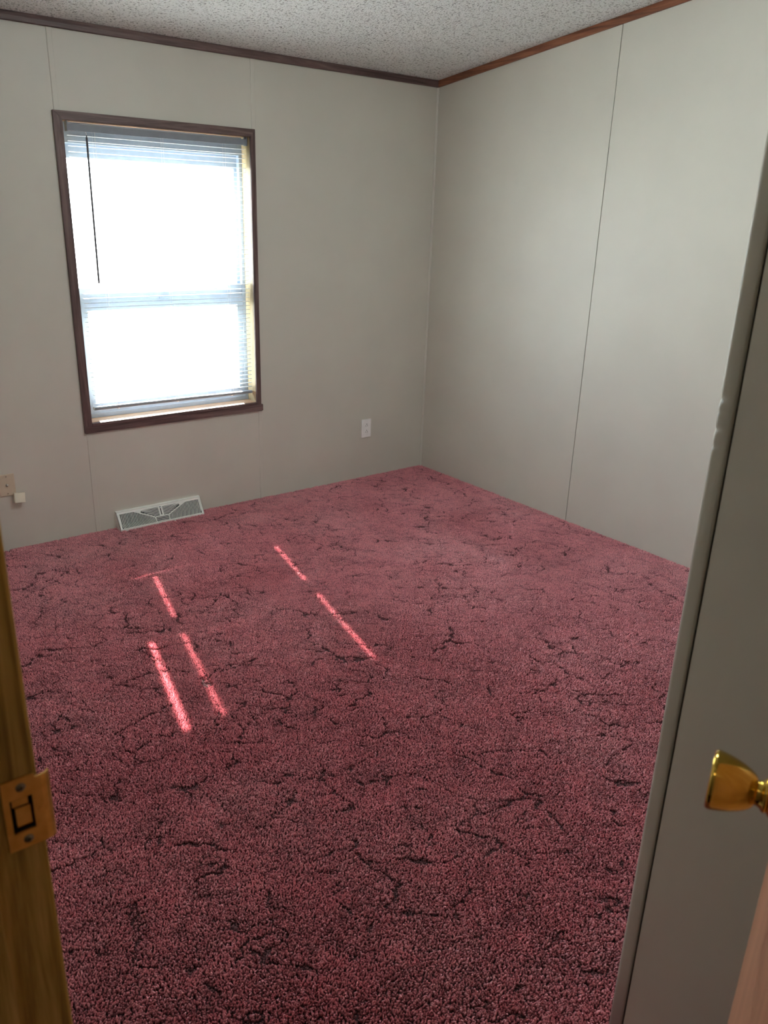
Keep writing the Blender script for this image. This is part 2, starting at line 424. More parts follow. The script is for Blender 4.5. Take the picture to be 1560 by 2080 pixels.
# open door with brass knob
TH = math.radians(66.0)
ddir = Vector((math.sin(TH), math.cos(TH), 0)); dn = Vector((-math.cos(TH), math.sin(TH), 0))
E = CAM + Vector((0.675, 0.240, 0)); L = 0.612
door = thing('door_1', 'open light wooden door with brass knob, right edge', 'door'); door['kind'] = 'structure'
MD = Matrix(((ddir.x, dn.x, 0, E.x), (ddir.y, dn.y, 0, E.y), (0, 0, 1, 0), (0, 0, 0, 1)))
door.matrix_world = MD
# local frame: x along the door towards the latch edge (0 = edge), y towards the camera side face
box('door_slab', (-L, -0.035, 0.004), (0.0, 0.0, 2.025), M_door, door, 0.0012)
KZ = 1.088
def knob(par, side):
    k = thing('door_knob', '', 'x'); del k['label']; del k['category']
    k.parent = par; k.location = (-0.060, 0.0 if side > 0 else -0.035, KZ); k.rotation_euler = (-PI / 2 if side > 0 else PI / 2, 0, 0)
    bm = bmesh.new()
    add_lathe(bm, [(0.0325, 0.0), (0.0325, 0.0015), (0.0310, 0.0035), (0.026, 0.0065), (0.0200, 0.0105), (0.0155, 0.0150), (0.0130, 0.0165)], 56)
    obj('rosette', mesh_bm('rosette', bm, True), M_brass, k)
    bm = bmesh.new()
    add_lathe(bm, [(0.0125, 0.0155), (0.0148, 0.0165), (0.0150, 0.0185), (0.0138, 0.0200), (0.0120, 0.0215), (0.0108, 0.0245), (0.0112, 0.0262)], 48)
    obj('neck', mesh_bm('neck', bm, True), M_brass, k)
    bm = bmesh.new()
    add_lathe(bm, [(0.0100, 0.0255), (0.0125, 0.0262), (0.0152, 0.0285), (0.0180, 0.0325), (0.0205, 0.0375), (0.0228, 0.0435), (0.0246, 0.0500), (0.0258, 0.0560), (0.0262, 0.0590),
                   (0.0262, 0.0605), (0.0256, 0.0622), (0.0244, 0.0632), (0.0230, 0.0634), (0.0215, 0.0629), (0.0150, 0.0615), (0.0, 0.0608)], 72)
    obj('knob', mesh_bm('knob', bm, True), M_brass, k)
    return k
kf = knob(door, 1); kf.name = 'door_handle'
kb = knob(door, -1); kb.name = 'door_handle'
bm = bmesh.new(); add_box(bm, (-0.0002, -0.0285, KZ - 0.028), (0.0012, -0.0065, KZ + 0.028), 0.0004); obj('latch_plate', mesh_bm('latch_plate', bm), M_brass2, door)
for hz in (0.25, 1.02, 1.80):
    bm = bmesh.new(); add_lathe(bm, [(0.0055, hz - 0.04), (0.0055, hz + 0.04)], 16, 'z', (-L - 0.004, -0.040, 0)); obj('hinge', mesh_bm('hinge', bm, True), M_brass2, door)

# ceiling (vaulted, rising from the window wall towards the door)
bm = bmesh.new()
cy = [T + 0.06, -5.6]
vsl = []
for x in (XH - T, T):
    for y in cy:
        vsl.append((x, y))
c4 = [(XH - T, cy[0]), (T, cy[0]), (T, cy[1]), (XH - T, cy[1])]
A = [bm.verts.new((x, y, ceil_z(y))) for x, y in c4]; B = [bm.verts.new((x, y, ceil_z(y) + 0.1)) for x, y in c4]
for i in range(4): bm.faces.new((A[i], A[(i + 1) % 4], B[(i + 1) % 4], B[i]))
bm.faces.new(A[::-1]); bm.faces.new(B)
ce = obj('ceiling', mesh_bm('ceiling', bm), M_ceil); struct(ce, 'white popcorn textured sloping ceiling', 'ceiling')

# ceiling trims
TP = [(-0.0005, 2.2205), (-0.0085, 2.2205), (-0.0110, 2.2235), (-0.0110, 2.2400), (-0.0085, 2.2560), (-0.0005, 2.2560)]
tb = prism('trim_back', [(y, z) for y, z in TP], 'x', XL, -0.001, M_trim); struct(tb, 'dark walnut trim strip along the ceiling above the window', 'trim')
bm = bmesh.new()
zb = 0.0355
pr = [(-0.0005, -zb), (-0.0085, -zb), (-0.0110, -zb + 0.003), (-0.0110, -0.016), (-0.0085, -0.0005), (-0.0005, -0.0005)]
A = [bm.verts.new((x, -0.0005, ceil_z(0) + z)) for x, z in pr]; B = [bm.verts.new((x, YB, ceil_z(YB) + z)) for x, z in pr]
for i in range(len(pr)): bm.faces.new((A[i], A[(i + 1) % len(pr)], B[(i + 1) % len(pr)], B[i]))
bm.faces.new(A[::-1]); bm.faces.new(B)
tr_ = obj('trim_right', mesh_bm('trim_right', bm), M_trimY); struct(tr_, 'reddish brown trim strip sloping up along the ceiling of the right wall', 'trim')

# hallway behind the camera
hw = sloped('wall_hall', XH - T, XH, -5.6, 0.0, FZ, M_wall); struct(hw, 'hallway wall behind the camera')
h2 = sloped('wall_hall_end', XH, XL - T, -5.6, -5.5, FZ, M_wall); struct(h2, 'end wall of the hallway')
h3 = sloped('wall_hall_front', XH, XL - T, -1.9, -1.8, FZ, M_wall); struct(h3, 'cross wall of the hallway')
hl = thing('ceiling_lamp', 'round warm ceiling lamp in the hallway behind the camera', 'lamp', (-4.0, -3.7, ceil_z(-3.7) - 0.02))
m, n, b = newmat('lamp_glow'); b.inputs['Emission Color'].default_value = (1.0, 0.82, 0.58, 1); b.inputs['Emission Strength'].default_value = 8.0
b.inputs['Base Color'].default_value = (0.9, 0.85, 0.75, 1); M_glow = m
bm = bmesh.new(); add_lathe(bm, [(0.0, -0.075), (0.05, -0.070), (0.09, -0.055), (0.12, -0.030), (0.13, -0.01), (0.13, 0.0)], 40); obj('lamp_shade', mesh_bm('lamp_shade', bm, True), M_glow, hl)
bm = bmesh.new(); add_lathe(bm, [(0.14, -0.012), (0.145, 0.0), (0.14, 0.03)], 40); obj('base', mesh_bm('base', bm, True), M_brass2, hl)

# added fill lamp, unseen above the frame, to brighten the bedroom
m, n, b = newmat('added_lamp_glow'); b.inputs['Emission Color'].default_value = (0.90, 0.98, 0.98, 1); b.inputs['Emission Strength'].default_value = 84.0
M_glow2 = m
LX, LY = -1.50, -2.05
rl = thing('ceiling_lamp', 'added white dome lamp, unseen on the bedroom ceiling, to brighten the room', 'lamp', (LX, LY, ceil_z(LY) - 0.002), (math.atan(-G), 0, 0))
bm = bmesh.new(); add_lathe(bm, [(0.0, -0.100), (0.05, -0.096), (0.10, -0.082), (0.14, -0.055), (0.155, -0.030), (0.155, -0.016)], 40); obj('lamp_shade', mesh_bm('lamp_shade', bm, True), M_glow2, rl)
bm = bmesh.new(); add_lathe(bm, [(0.10, -0.022), (0.168, -0.020), (0.172, -0.008), (0.165, 0.0)], 40); obj('base', mesh_bm('base', bm, True), M_brass2, rl)

# ------------------------------------------------------------------ window
win = thing('window_1', 'tall window with walnut casing and white sashes', 'window', (0, 0, 0)); win['kind'] = 'structure'
Z = M_trimZ
# casing
prism('casing', [(-2.158, 0.540), (WX0, 0.540), (WX0, WZ1), (-2.158, 1.914)], 'y', -0.012, -0.0005, Z, win, 0.0015)
prism('casing', [(WX1, 0.540), (-1.191, 0.540), (-1.191, 1.914), (WX1, WZ1)], 'y', -0.012, -0.0005, Z, win, 0.0015)
prism('casing', [(-2.158, 1.914), (WX0, WZ1), (WX1, WZ1), (-1.191, 1.914)], 'y', -0.012, -0.0005, M_trim, win, 0.0015)
prism('casing', [(-2.158, 0.508), (-1.181, 0.508), (-1.181, 0.543), (-2.158, 0.543)], 'y', -0.014, -0.0005, M_trim, win, 0.0015)
box('stool_edge', (WX0 - 0.001, -0.0165, 0.5405), (WX1 + 0.001, -0.0005, 0.5565), M_trim, win, 0.003)
# wooden liner of the opening
LD = 0.082
box('liner', (WX0 - 0.012, -0.0005, WZ0), (WX0, LD, WZ1), M_liner, win)
box('liner', (WX1, -0.0005, WZ0), (WX1 + 0.012, LD, WZ1), M_liner, win)
box('liner', (WX0 - 0.012, -0.0005, WZ1), (WX1 + 0.012, LD, WZ1 + 0.012), M_linerX, win)
box('sill', (WX0 - 0.012, -0.0005, WZ0 - 0.012), (WX1 + 0.012, LD, WZ0), M_linerX, win)
# vinyl frame; upper sash glass in the outer track, lower sash inside
def ring_y(name, x0, x1, z0, z1, gx0, gx1, gz0, gz1, y0, y1, mat, par, bev=0.002):
    bm = bmesh.new()
    add_box(bm, (x0, y0, z0), (gx0, y1, z1), bev); add_box(bm, (gx1, y0, z0), (x1, y1, z1), bev)
    add_box(bm, (gx0 - bev, y0 + 0.0004, z0), (gx1 + bev, y1 - 0.0004, gz0), bev); add_box(bm, (gx0 - bev, y0 + 0.0004, gz1), (gx1 + bev, y1 - 0.0004, z1), bev)
    return obj(name, mesh_bm(name, bm), mat, par)
ring_y('window_frame', WX0 - 0.010, WX1 + 0.010, WZ0 - 0.010, WZ1 + 0.010, -2.112, -1.236, 0.580, 1.795, 0.083, 0.150, M_vinylwin, win)
us = ring_y('upper_sash', -2.113, -1.235, 1.135, 1.796, -2.091, -1.254, 1.177, 1.735, 0.108, 0.126, M_vinylwin, win)
us2 = ring_y('lower_sash', -2.113, -1.235, 0.579, 1.118, -2.058, -1.268, 0.625, 1.070, 0.086, 0.106, M_vinylwin, win)
box('meeting_rail', (-2.111, 0.0865, 1.113), (-1.237, 0.1075, 1.176), M_vinylwin, win, 0.002)
box('pane', (-2.092, 0.116, 1.176), (-1.253, 0.118, 1.736), M_glass, us)
box('pane', (-2.059, 0.095, 0.624), (-1.267, 0.097, 1.071), M_glass, us2)
box('sash_lock', (-1.70, 0.074, 1.118), (-1.64, 0.0865, 1.130), M_vinylwin, win, 0.002)

# ------------------------------------------------------------------ mini blind
bl = thing('window_blind', 'white horizontal mini blind hung inside the window', 'blind', (-1.660, 0.030, 1.84))
bl['category'] = 'blind'
X0, X1 = -2.0905, -1.2285
def bl_box(name, a, b_, mat, bev=0.0):
    o = box(name, tuple(Vector(a) - bl.location), tuple(Vector(b_) - bl.location), mat, bl, bev); return o
# head rail: U channel front
bm = bmesh.new()
pr = [(-0.0145, -0.003), (-0.0145, 0.024), (-0.0125, 0.024), (-0.0125, -0.001), (0.0105, -0.001), (0.0105, 0.024), (0.0125, 0.024), (0.0125, -0.003)]
add_prism(bm, [(p[0], p[1] + 0.004) for p in pr], 'x', X0 - 0.004 - bl.location.x, X1 + 0.004 - bl.location.x)
obj('head_rail', mesh_bm('head_rail', bm), M_railb, bl)
for xx in (X0 - 0.006, X1 + 0.001):
    bl_box('end_bracket', (xx, 0.014, 1.838), (xx + 0.005, 0.045, 1.8785), M_railb, 0.0008)
PITCH, NS = 0.0215, 56
ZT = 1.822
SLW = 0.0250
# one slat: crowned, two oval cord slots cut by leaving cells out
xs = [X0, X0 + 0.002]
for hx in (-1.972, -1.350): xs += [hx - 0.0090, hx + 0.0090]
xs += [X1 - 0.002, X1]
xs = sorted(xs + list(np.linspace(X0 + 0.06, X1 - 0.06, 7)))
yv = [-0.0125, -0.0090, -0.0050, 0.0050, 0.0090, 0.0125]
def crown(y): return 0.0016 * (1 - (y / 0.0125) ** 2)
def slat_mesh(seed):
    r = random.Random(seed)
    a0, a1 = r.uniform(-0.0006, 0.0006), r.uniform(-0.0008, 0.0008)
    bm = bmesh.new(); th = 0.00028
    def P(x, y, s):
        t = (x - X0) / (X1 - X0)
        z = crown(y) + s * th + a0 * math.sin(t * 3.1) + a1 * math.sin(t * 6.2)
        return (x - bl.location.x, y, z)
    top = {}; bot = {}
    for i, x in enumerate(xs):
        for j, y in enumerate(yv):
            yy = y
            if i in (0, len(xs) - 1) and abs(y) > 0.012: yy = y * 0.86
            top[i, j] = bm.verts.new(P(x, yy, 1)); bot[i, j] = bm.verts.new(P(x, yy, -1))
    cells = set()
    for i in range(len(xs) - 1):
        for j in range(len(yv) - 1):
            mx_ = (xs[i] + xs[i + 1]) / 2
            if j == 2 and any(abs(mx_ - hx) < 0.006 for hx in (-1.972, -1.350)): continue
            cells.add((i, j))
            bm.faces.new((top[i, j], top[i + 1, j], top[i + 1, j + 1], top[i, j + 1]))
            bm.faces.new((bot[i, j + 1], bot[i + 1, j + 1], bot[i + 1, j], bot[i, j]))
    # rims
    for (i, j) in cells:
        for di, dj, e in ((-1, 0, ((i, j + 1), (i, j))), (1, 0, ((i + 1, j), (i + 1, j + 1))), (0, -1, ((i, j), (i + 1, j))), (0, 1, ((i + 1, j + 1), (i, j + 1)))):
            if (i + di, j + dj) not in cells:
                p, q = e; bm.faces.new((top[p], bot[p], bot[q], top[q]))
    return mesh_bm('slat', bm, True)
sm_ = [slat_mesh(s) for s in range(8)]
tilt = math.radians(-1.2)
bowed = {2: 0.0025, 3: -0.001, 30: 0.002, 31: -0.0015}
for k in range(NS):
    me = sm_[k % 8]
    z = ZT - k * PITCH - bl.location.z
    o = obj('slat', me, M_slat, bl, (random.uniform(-0.0008, 0.0008), 0, z + bowed.get(k, 0) * 0.4),
            (tilt + random.gauss(0, 0.012), random.gauss(0, 0.0006), 0))
ZBOT = ZT - NS * PITCH
# bottom rail
bm = bmesh.new()
add_prism(bm, [(-0.0125, -0.009), (-0.0095, -0.011), (0.0095, -0.011), (0.0125, -0.009), (0.0125, 0.001), (0.0085, 0.0035), (-0.0085, 0.0035), (-0.0125, 0.001)], 'x', X0 - bl.location.x, X1 - bl.location.x)
br = obj('bottom_rail', mesh_bm('bottom_rail', bm), M_railb, bl, (0, 0, ZBOT - bl.location.z - 0.001), (0, 0.006, 0))
for cx_ in (-1.972, -1.661, -1.350):
    bm = bmesh.new()
    add_lathe(bm, [(0.0, -0.0035), (0.006, -0.0030), (0.0075, 0.0), (0.0075, 0.001)], 14, 'z', (cx_ - bl.location.x, -0.004, -0.011))
    obj('cord_plug', mesh_bm('cord_plug', bm, True), M_white, br)
# ladder cords: two verticals each with rungs, plus the lift cord
def tube(bm, p, q, r, seg=5):
    p, q = Vector(p), Vector(q); d = (q - p).normalized(); a = d.orthogonal().normalized(); b_ = d.cross(a)
    A = [bm.verts.new(p + r * (math.cos(t) * a + math.sin(t) * b_)) for t in [2 * PI * k / seg for k in range(seg)]]
    B = [bm.verts.new(v.co + (q - p)) for v in A]
    for k in range(seg): bm.faces.new((A[k], A[(k + 1) % seg], B[(k + 1) % seg], B[k]))
    bm.faces.new(A[::-1]); bm.faces.new(B)
zt, zb_ = 1.842 - bl.location.z, ZBOT - bl.location.z
for cx_ in (-1.979, -1.661, -1.343):
    bm = bmesh.new(); x = cx_ - bl.location.x
    for yy in (-0.0134, 0.0134): tube(bm, (x, yy, zt), (x, yy, zb_), 0.00055)
    for k in range(NS):
        zz = ZT - k * PITCH - bl.location.z - 0.0010; tube(bm, (x, -0.0134, zz), (x, 0.0134, zz), 0.00035, 3)
    obj('ladder_cord', mesh_bm('ladder_cord', bm), M_cord, bl)
for cx_ in (-1.972, -1.350):
    bm = bmesh.new(); x = cx_ - bl.location.x; tube(bm, (x, 0.0, zt), (x, 0.0, zb_), 0.0006); obj('lift_cord', mesh_bm('lift_cord', bm), M_cord, bl)
# wand on a small hook
bm = bmesh.new()
add_lathe(bm, [(0.0, -0.624), (0.0040, -0.622), (0.0046, -0.610), (0.0046, -0.012), (0.0022, -0.004), (0.0022, 0.0)], 8)
wd = obj('wand', mesh_bm('wand', bm, True), M_wand, bl, (-2.0165 - bl.location.x, -0.0215, 1.826 - bl.location.z), (0, math.radians(0.3), 0))
bm = bmesh.new(); tube(bm, (0, 0, 0), (0, 0.003, 0.010), 0.0012); tube(bm, (0, 0.003, 0.010), (0, 0.008, 0.013), 0.0012)
obj('wand_hook', mesh_bm('wand_hook', bm), M_white, wd)

# ------------------------------------------------------------------ outlet
ou = thing('outlet', 'white duplex wall outlet low on the window wall near the corner', 'outlet', (-0.4590, -0.0005, 0.3070))
bm = bmesh.new()
# plate front with two receptacle openings
def rounded(w_, h_, r, seg=4):
    pts = []
    for cx_, cz_, a0 in ((w_ - r, h_ - r, 0), (-w_ + r, h_ - r, 90), (-w_ + r, -h_ + r, 180), (w_ - r, -h_ + r, 270)):
        for k in range(seg + 1):
            a = math.radians(a0 + 90 * k / seg); pts.append((cx_ + r * math.cos(a), cz_ + r * math.sin(a)))
    return pts
def plate(bm, w_, h_, y0, y1, bev, r=0.003):
    P0 = rounded(w_, h_, r); P1 = rounded(w_ - bev, h_ - bev, r)
    A = [bm.verts.new((x, y0, z)) for x, z in P0]; Bm = [bm.verts.new((x, y1 + bev * 0.4, z)) for x, z in P0]; Cc = [bm.verts.new((x, y1, z)) for x, z in P1]
    nn = len(P0)
    for X_, Y_ in ((A, Bm), (Bm, Cc)):
        for i in range(nn): bm.faces.new((X_[i], X_[(i + 1) % nn], Y_[(i + 1) % nn], Y_[i]))
    bm.faces.new(A[::-1]); bm.faces.new(Cc)
plate(bm, 0.0350, 0.0570, 0.0, -0.0060, 0.003)
obj('face_plate', mesh_bm('face_plate', bm), M_white, ou)
for sz in (0.0195, -0.0195):
    bm = bmesh.new()
    pts = [(0.0165 * math.cos(a), sz + max(-0.0125, min(0.0125, 0.0175 * math.sin(a)))) for a in [2 * PI * k / 28 for k in range(28)]]
    add_prism(bm, pts, 'y', -0.0078, -0.0055)
    rc = obj('receptacle', mesh_bm('receptacle', bm), M_white, ou)
    bm = bmesh.new()
    add_box(bm, (-0.0075, -0.0082, sz - 0.0065), (-0.0055, -0.0076, sz + 0.0015)); add_box(bm, (0.0055, -0.0082, sz - 0.0065), (0.0075, -0.0076, sz + 0.0015))
    add_lathe(bm, [(0.0026, -0.0082), (0.0026, -0.0076)], 12, 'y', (0, 0, sz + 0.0075))
    obj('socket_slots', mesh_bm('socket_slots', bm), M_dark, rc)
bm = bmesh.new(); add_lathe(bm, [(0.0, -0.0072), (0.0028, -0.0069), (0.0034, -0.006)], 14, 'y'); obj('screw', mesh_bm('screw', bm, True), M_white, ou)

# ------------------------------------------------------------------ cable plate and the small dangling box
tv = thing('cable_wall_plate', 'beige cable wall plate with a metal coax connector, behind the left door jamb', 'wall plate', (-2.5350, -0.0005, 0.3150))
bm = bmesh.new(); plate(bm, 0.0350, 0.0520, 0.0, -0.0060, 0.003); obj('face_plate', mesh_bm('face_plate', bm), M_almond, tv)
bm = bmesh.new(); add_lathe(bm, [(0.0, -0.0170), (0.0012, -0.0168), (0.0012, -0.014), (0.0040, -0.0140), (0.0047, -0.0130), (0.0047, -0.0070), (0.0065, -0.0068), (0.0065, -0.0055)], 18, 'y'); obj('coax_connector', mesh_bm('coax', bm, True), M_steel, tv)
for sz in (0.041, -0.041):
    bm = bmesh.new(); add_lathe(bm, [(0.0, -0.0072), (0.0024, -0.0069), (0.0030, -0.006)], 14, 'y', (0, 0, sz)); obj('screw', mesh_bm('screw', bm, True), plain('almond_screw', (0.30, 0.24, 0.17), 0.5), tv)
jb = thing('phone_jack_box', 'small square cream jack box hanging tilted off the beige wall plate', 'jack box', (-2.4920, -0.0110, 0.2490), (math.radians(-11), math.radians(5), 0))
bm = bmesh.new(); add_box(bm, (-0.0235, -0.0200, -0.0235), (0.0235, 0.0, 0.0235), 0.0018); obj('cover', mesh_bm('cover', bm), M_cream, jb)
bm = bmesh.new(); add_box(bm, (-0.021, -0.0005, -0.021), (0.021, 0.0062, 0.021)); obj('base', mesh_bm('base', bm), M_almond, jb)
bm = bmesh.new(); add_box(bm, (-0.006, -0.013, -0.0245), (0.006, -0.004, -0.0233)); obj('jack_opening', mesh_bm('jack', bm), M_dark, jb)

# ------------------------------------------------------------------ baseboard heat register
rg = thing('heat_register', 'white metal baseboard heat register on the carpet under the window', 'register', (-1.8165, 0.0, 0.0))
HW = 0.2300
TOPZ, TOPY = 0.083, -0.0165
BOTZ, BOTY = 0.002, -0.0640
def face_pt(u, t):  # t 0 top .. 1 bottom on the sloped face
    return Vector((u, TOPY + (BOTY - TOPY) * t, TOPZ - 0.003 + (BOTZ - TOPZ + 0.003) * t))
FN = Vector((0, -(TOPZ - BOTZ), -(TOPY - BOTY) * -1)).normalized()
FN = Vector((0, -(TOPZ - BOTZ), (TOPY - BOTY))).normalized()
def face_bar(bm, p, q, w_, lift=0.0, depth=0.003):
    """flat bar on the sloped face from (u,t) to (u,t)"""
    a, b_ = face_pt(*p), face_pt(*q); d = (b_ - a).normalized(); s_ = d.cross(FN).normalized() * w_ / 2
    o1 = FN * lift; o2 = FN * (lift - depth)
    V = [bm.verts.new(x) for x in (a - s_ + o1, a + s_ + o1, b_ + s_ + o1, b_ - s_ + o1, a - s_ + o2, a + s_ + o2, b_ + s_ + o2, b_ - s_ + o2)]
    for f_ in ((0, 1, 2, 3), (7, 6, 5, 4), (0, 4, 5, 1), (1, 5, 6, 2), (2, 6, 7, 3), (3, 7, 4, 0)): bm.faces.new([V[i] for i in f_])
# housing: top, ends
bm = bmesh.new()
prE = [(-0.0006, -0.012), (-0.0006, TOPZ + 0.0015), (-0.0020, TOPZ + 0.0015), (TOPY, TOPZ), (TOPY, TOPZ - 0.003), (BOTY, BOTZ), (BOTY, -0.008), (BOTY + 0.004, -0.012)]
for x0, x1 in ((-HW, -HW + 0.0022), (HW - 0.0022, HW)): add_prism(bm, prE, 'x', x0, x1)
add_prism(bm, [(-0.0006, TOPZ + 0.0015), (TOPY - 0.0015, TOPZ), (TOPY - 0.0015, TOPZ - 0.0035), (-0.0006, TOPZ - 0.002)], 'x', -HW, HW)
add_prism(bm, [(BOTY, BOTZ + 0.002), (BOTY + 0.002, BOTZ + 0.002), (BOTY + 0.004, -0.012), (BOTY, -0.009)], 'x', -HW, HW)
obj('housing', mesh_bm('housing', bm), M_reg, rg)
bm = bmesh.new()
# frame of the face
U0, U1 = -HW + 0.011, HW - 0.011
face_bar(bm, (-HW, 0.055), (HW, 0.055), 0.0105); face_bar(bm, (-HW, 0.975), (HW, 0.975), 0.0050)
face_bar(bm, (-HW + 0.006, 0.0), (-HW + 0.006, 1.0), 0.0120); face_bar(bm, (HW - 0.006, 0.0), (HW - 0.006, 1.0), 0.0120)
# Y-shaped ribs: from the top thirds down to the little bottom box
face_bar(bm, (-0.150, 0.05), (-0.036, 0.66), 0.0055, 0.0006); face_bar(bm, (0.150, 0.05), (0.036, 0.66), 0.0055, 0.0006)
face_bar(bm, (-0.040, 0.66), (0.040, 0.66), 0.0040, 0.0006)
face_bar(bm, (-0.036, 0.66), (-0.036, 0.99), 0.0040, 0.0006); face_bar(bm, (0.036, 0.66), (0.036, 0.99), 0.0040, 0.0006)
face_bar(bm, (0.0, 0.05), (0.0, 0.66), 0.0230, 0.0008)
# solid corner wedges beside the rib tops
face_bar(bm, (-0.128, 0.11), (-0.105, 0.19), 0.0085, 0.0002); face_bar(bm, (0.128, 0.11), (0.105, 0.19), 0.0085, 0.0002)
obj('face_frame', mesh_bm('face_frame', bm), M_reg, rg)
bm = bmesh.new()
for sgn in (-1, 1):
    # outer vertical fins, curving outwards at the foot
    k = 0; u = 0.2155
    while u > 0.040:
        tt = 0.10 if u > 0.150 else 0.10 + (0.150 - u) / 0.114 * 0.58
        tm = max(0.70, tt + 0.02)
        sh = 0.0075
        face_bar(bm, (sgn * u, tt), (sgn * u, tm), 0.0023, -0.0008, 0.006)
        face_bar(bm, (sgn * u, tm), (sgn * (u - sh), 0.965), 0.0023, -0.0008, 0.006)
        u -= 0.0076; k += 1
    # inner fins: oblique, fanning from the lever plate
    for j in range(8):
        t0 = 0.13 + j * 0.068
        xe = 0.125 - j * 0.0125
        xm = 0.030 + (xe - 0.030) * 0.35
        face_bar(bm, (sgn * 0.0115, t0 + 0.02), (sgn * xm, t0 + 0.02), 0.0024, -0.0008, 0.005)
        face_bar(bm, (sgn * xm, t0 + 0.02), (sgn * xe, max(0.11, t0 - 0.13 + 0.03 * j)), 0.0024, -0.0008, 0.005)
for j in range(3):
    face_bar(bm, (-0.035, 0.735 + j * 0.085), (0.035, 0.735 + j * 0.085), 0.0026, -0.0008, 0.005)
fn = obj('louver_fins', mesh_bm('louver_fins', bm), M_reg, rg); fn['kind'] = 'stuff'
bm = bmesh.new(); face_bar(bm, (0.0, 0.20), (0.0, 0.58), 0.0045, 0.0011, 0.001)
lv = obj('lever_slot', mesh_bm('lever_slot', bm), M_dark, rg)
bm = bmesh.new(); face_bar(bm, (0.0, 0.10), (0.0, 0.16), 0.0075, 0.0030, 0.003); obj('damper_lever', mesh_bm('lever', bm), M_railb, rg)
bm = bmesh.new(); 
a, b_, c_, d_ = face_pt(-HW + 0.003, 0.03), face_pt(HW - 0.003, 0.03), face_pt(HW - 0.003, 0.97), face_pt(-HW + 0.003, 0.97)
bm.faces.new([bm.verts.new(v_ - FN * 0.0085) for v_ in (a, b_, c_, d_)])
obj('damper_blade', mesh_bm('damper', bm), plain('damper_grey', (0.05, 0.06, 0.065), 0.6), rg)

# ------------------------------------------------------------------ outdoors
gr = box('ground', (-60, 0.2, -0.95), (60, 90, -0.85), M_yard); struct(gr, 'sunlit yard outside the window', 'ground')

# ------------------------------------------------------------------ carpet pile (real fibres)
def vnoise(x, y, sc, seed):
    r = np.random.default_rng(seed); g = r.random((256, 256)).astype(np.float32)
    u = x * sc + 1000.3; v = y * sc + 1000.7
    i = np.floor(u).astype(int); j = np.floor(v).astype(int); fu = u - i; fv = v - j
    fu = fu * fu * (3 - 2 * fu); fv = fv * fv * (3 - 2 * fv); i &= 255; j &= 255; i2 = (i + 1) & 255; j2 = (j + 1) & 255
    return (g[i, j] * (1 - fu) + g[i2, j] * fu) * (1 - fv) + (g[i, j2] * (1 - fu) + g[i2, j2] * fu) * fv
def fbm(x, y, sc, seed, o=3):
    a, s_, t = 0.5, 0.0, 0.0
    for k in range(o): s_ = s_ + a * vnoise(x, y, sc * 2 ** k, seed + k); t += a; a *= 0.5
    return s_ / t
def crack(x, y, cell, seed):
    """distance (m) to the edge of warped Voronoi cells"""
    r = np.random.default_rng(seed); jx = r.random((64, 64)) * 0.9; jy = r.random((64, 64)) * 0.9
    wx = x + cell * 0.55 * (fbm(x, y, 2.2 / cell, seed + 5) - 0.5) + 0.018 * (vnoise(x, y, 45, seed + 9) - 0.5)
    wy = y + cell * 0.55 * (fbm(x, y, 2.2 / cell, seed + 6) - 0.5) + 0.018 * (vnoise(x, y, 45, seed + 10) - 0.5)
    u = wx / cell + 20; v = wy / cell + 20; i = np.floor(u).astype(int); j = np.floor(v).astype(int)
    d1 = np.full(x.shape, 9.0); d2 = np.full(x.shape, 9.0)
    p1x = np.zeros(x.shape); p1y = np.zeros(x.shape); p2x = np.zeros(x.shape); p2y = np.zeros(x.shape)
    for di in (-1, 0, 1):
        for dj in (-1, 0, 1):
            a = i + di; b2 = j + dj; px = a + jx[a & 63, b2 & 63]; py = b2 + jy[a & 63, b2 & 63]
            d = np.hypot(px - u, py - v)
            n1 = d < d1; n2 = (~n1) & (d < d2)
            d2 = np.where(n1, d1, np.where(n2, d, d2)); p2x = np.where(n1, p1x, np.where(n2, px, p2x)); p2y = np.where(n1, p1y, np.where(n2, py, p2y))
            d1 = np.where(n1, d, d1); p1x = np.where(n1, px, p1x); p1y = np.where(n1, py, p1y)
    mx_, my_ = (p1x + p2x) / 2, (p1y + p2y) / 2; ex, ey = p2x - p1x, p2y - p1y; l = np.hypot(ex, ey) + 1e-9
    return np.abs((mx_ - u) * ex / l + (my_ - v) * ey / l) * cell
SP = 0.0040
gx, gy = np.meshgrid(np.arange(-3.34, 0.0, SP), np.arange(-4.04, -0.0005, SP))
gx = gx.ravel(); gy = gy.ravel()
gx = gx + rng.uniform(-0.5, 0.5, gx.shape) * SP; gy = gy + rng.uniform(-0.5, 0.5, gy.shape) * SP
keep = (gx < -0.002) & (gy < -0.002) & (gx > XL + 0.002) & ((gy > YB + 0.002) | ((gx < XP - 0.006) & (gy > -3.95)))
# nothing grows inside the register
keep &= ~((gx > -1.8165 - HW) & (gx < -1.8165 + HW) & (gy > BOTY + 0.002))
gx = gx[keep]; gy = gy[keep]; N = len(gx)
ca = (gx * 0.788 - gy * 0.615) * 0.80; cb = (gx * 0.615 + gy * 0.788) * 1.25
d1 = crack(ca, cb, 0.205, 11); m1 = fbm(gx, gy, 9.0, 31, 2)
d2 = crack(ca, cb, 0.110, 12); m2 = fbm(gx, gy, 11.0, 41, 2)
wv = 0.6 + 0.8 * vnoise(gx, gy, 60, 3)
wv2 = np.clip(2.2 * vnoise(gx, gy, 38, 4) - 0.5, 0, 1)
w1 = np.clip((m1 - 0.46) * 9, 0, 1) * 0.0056 * wv * (0.15 + wv2); w2 = np.clip((m2 - 0.55) * 9, 0, 1) * 0.0044 * wv * (0.15 + wv2)
w1 = np.minimum(w1, 0.0044); w2 = np.minimum(w2, 0.0036)
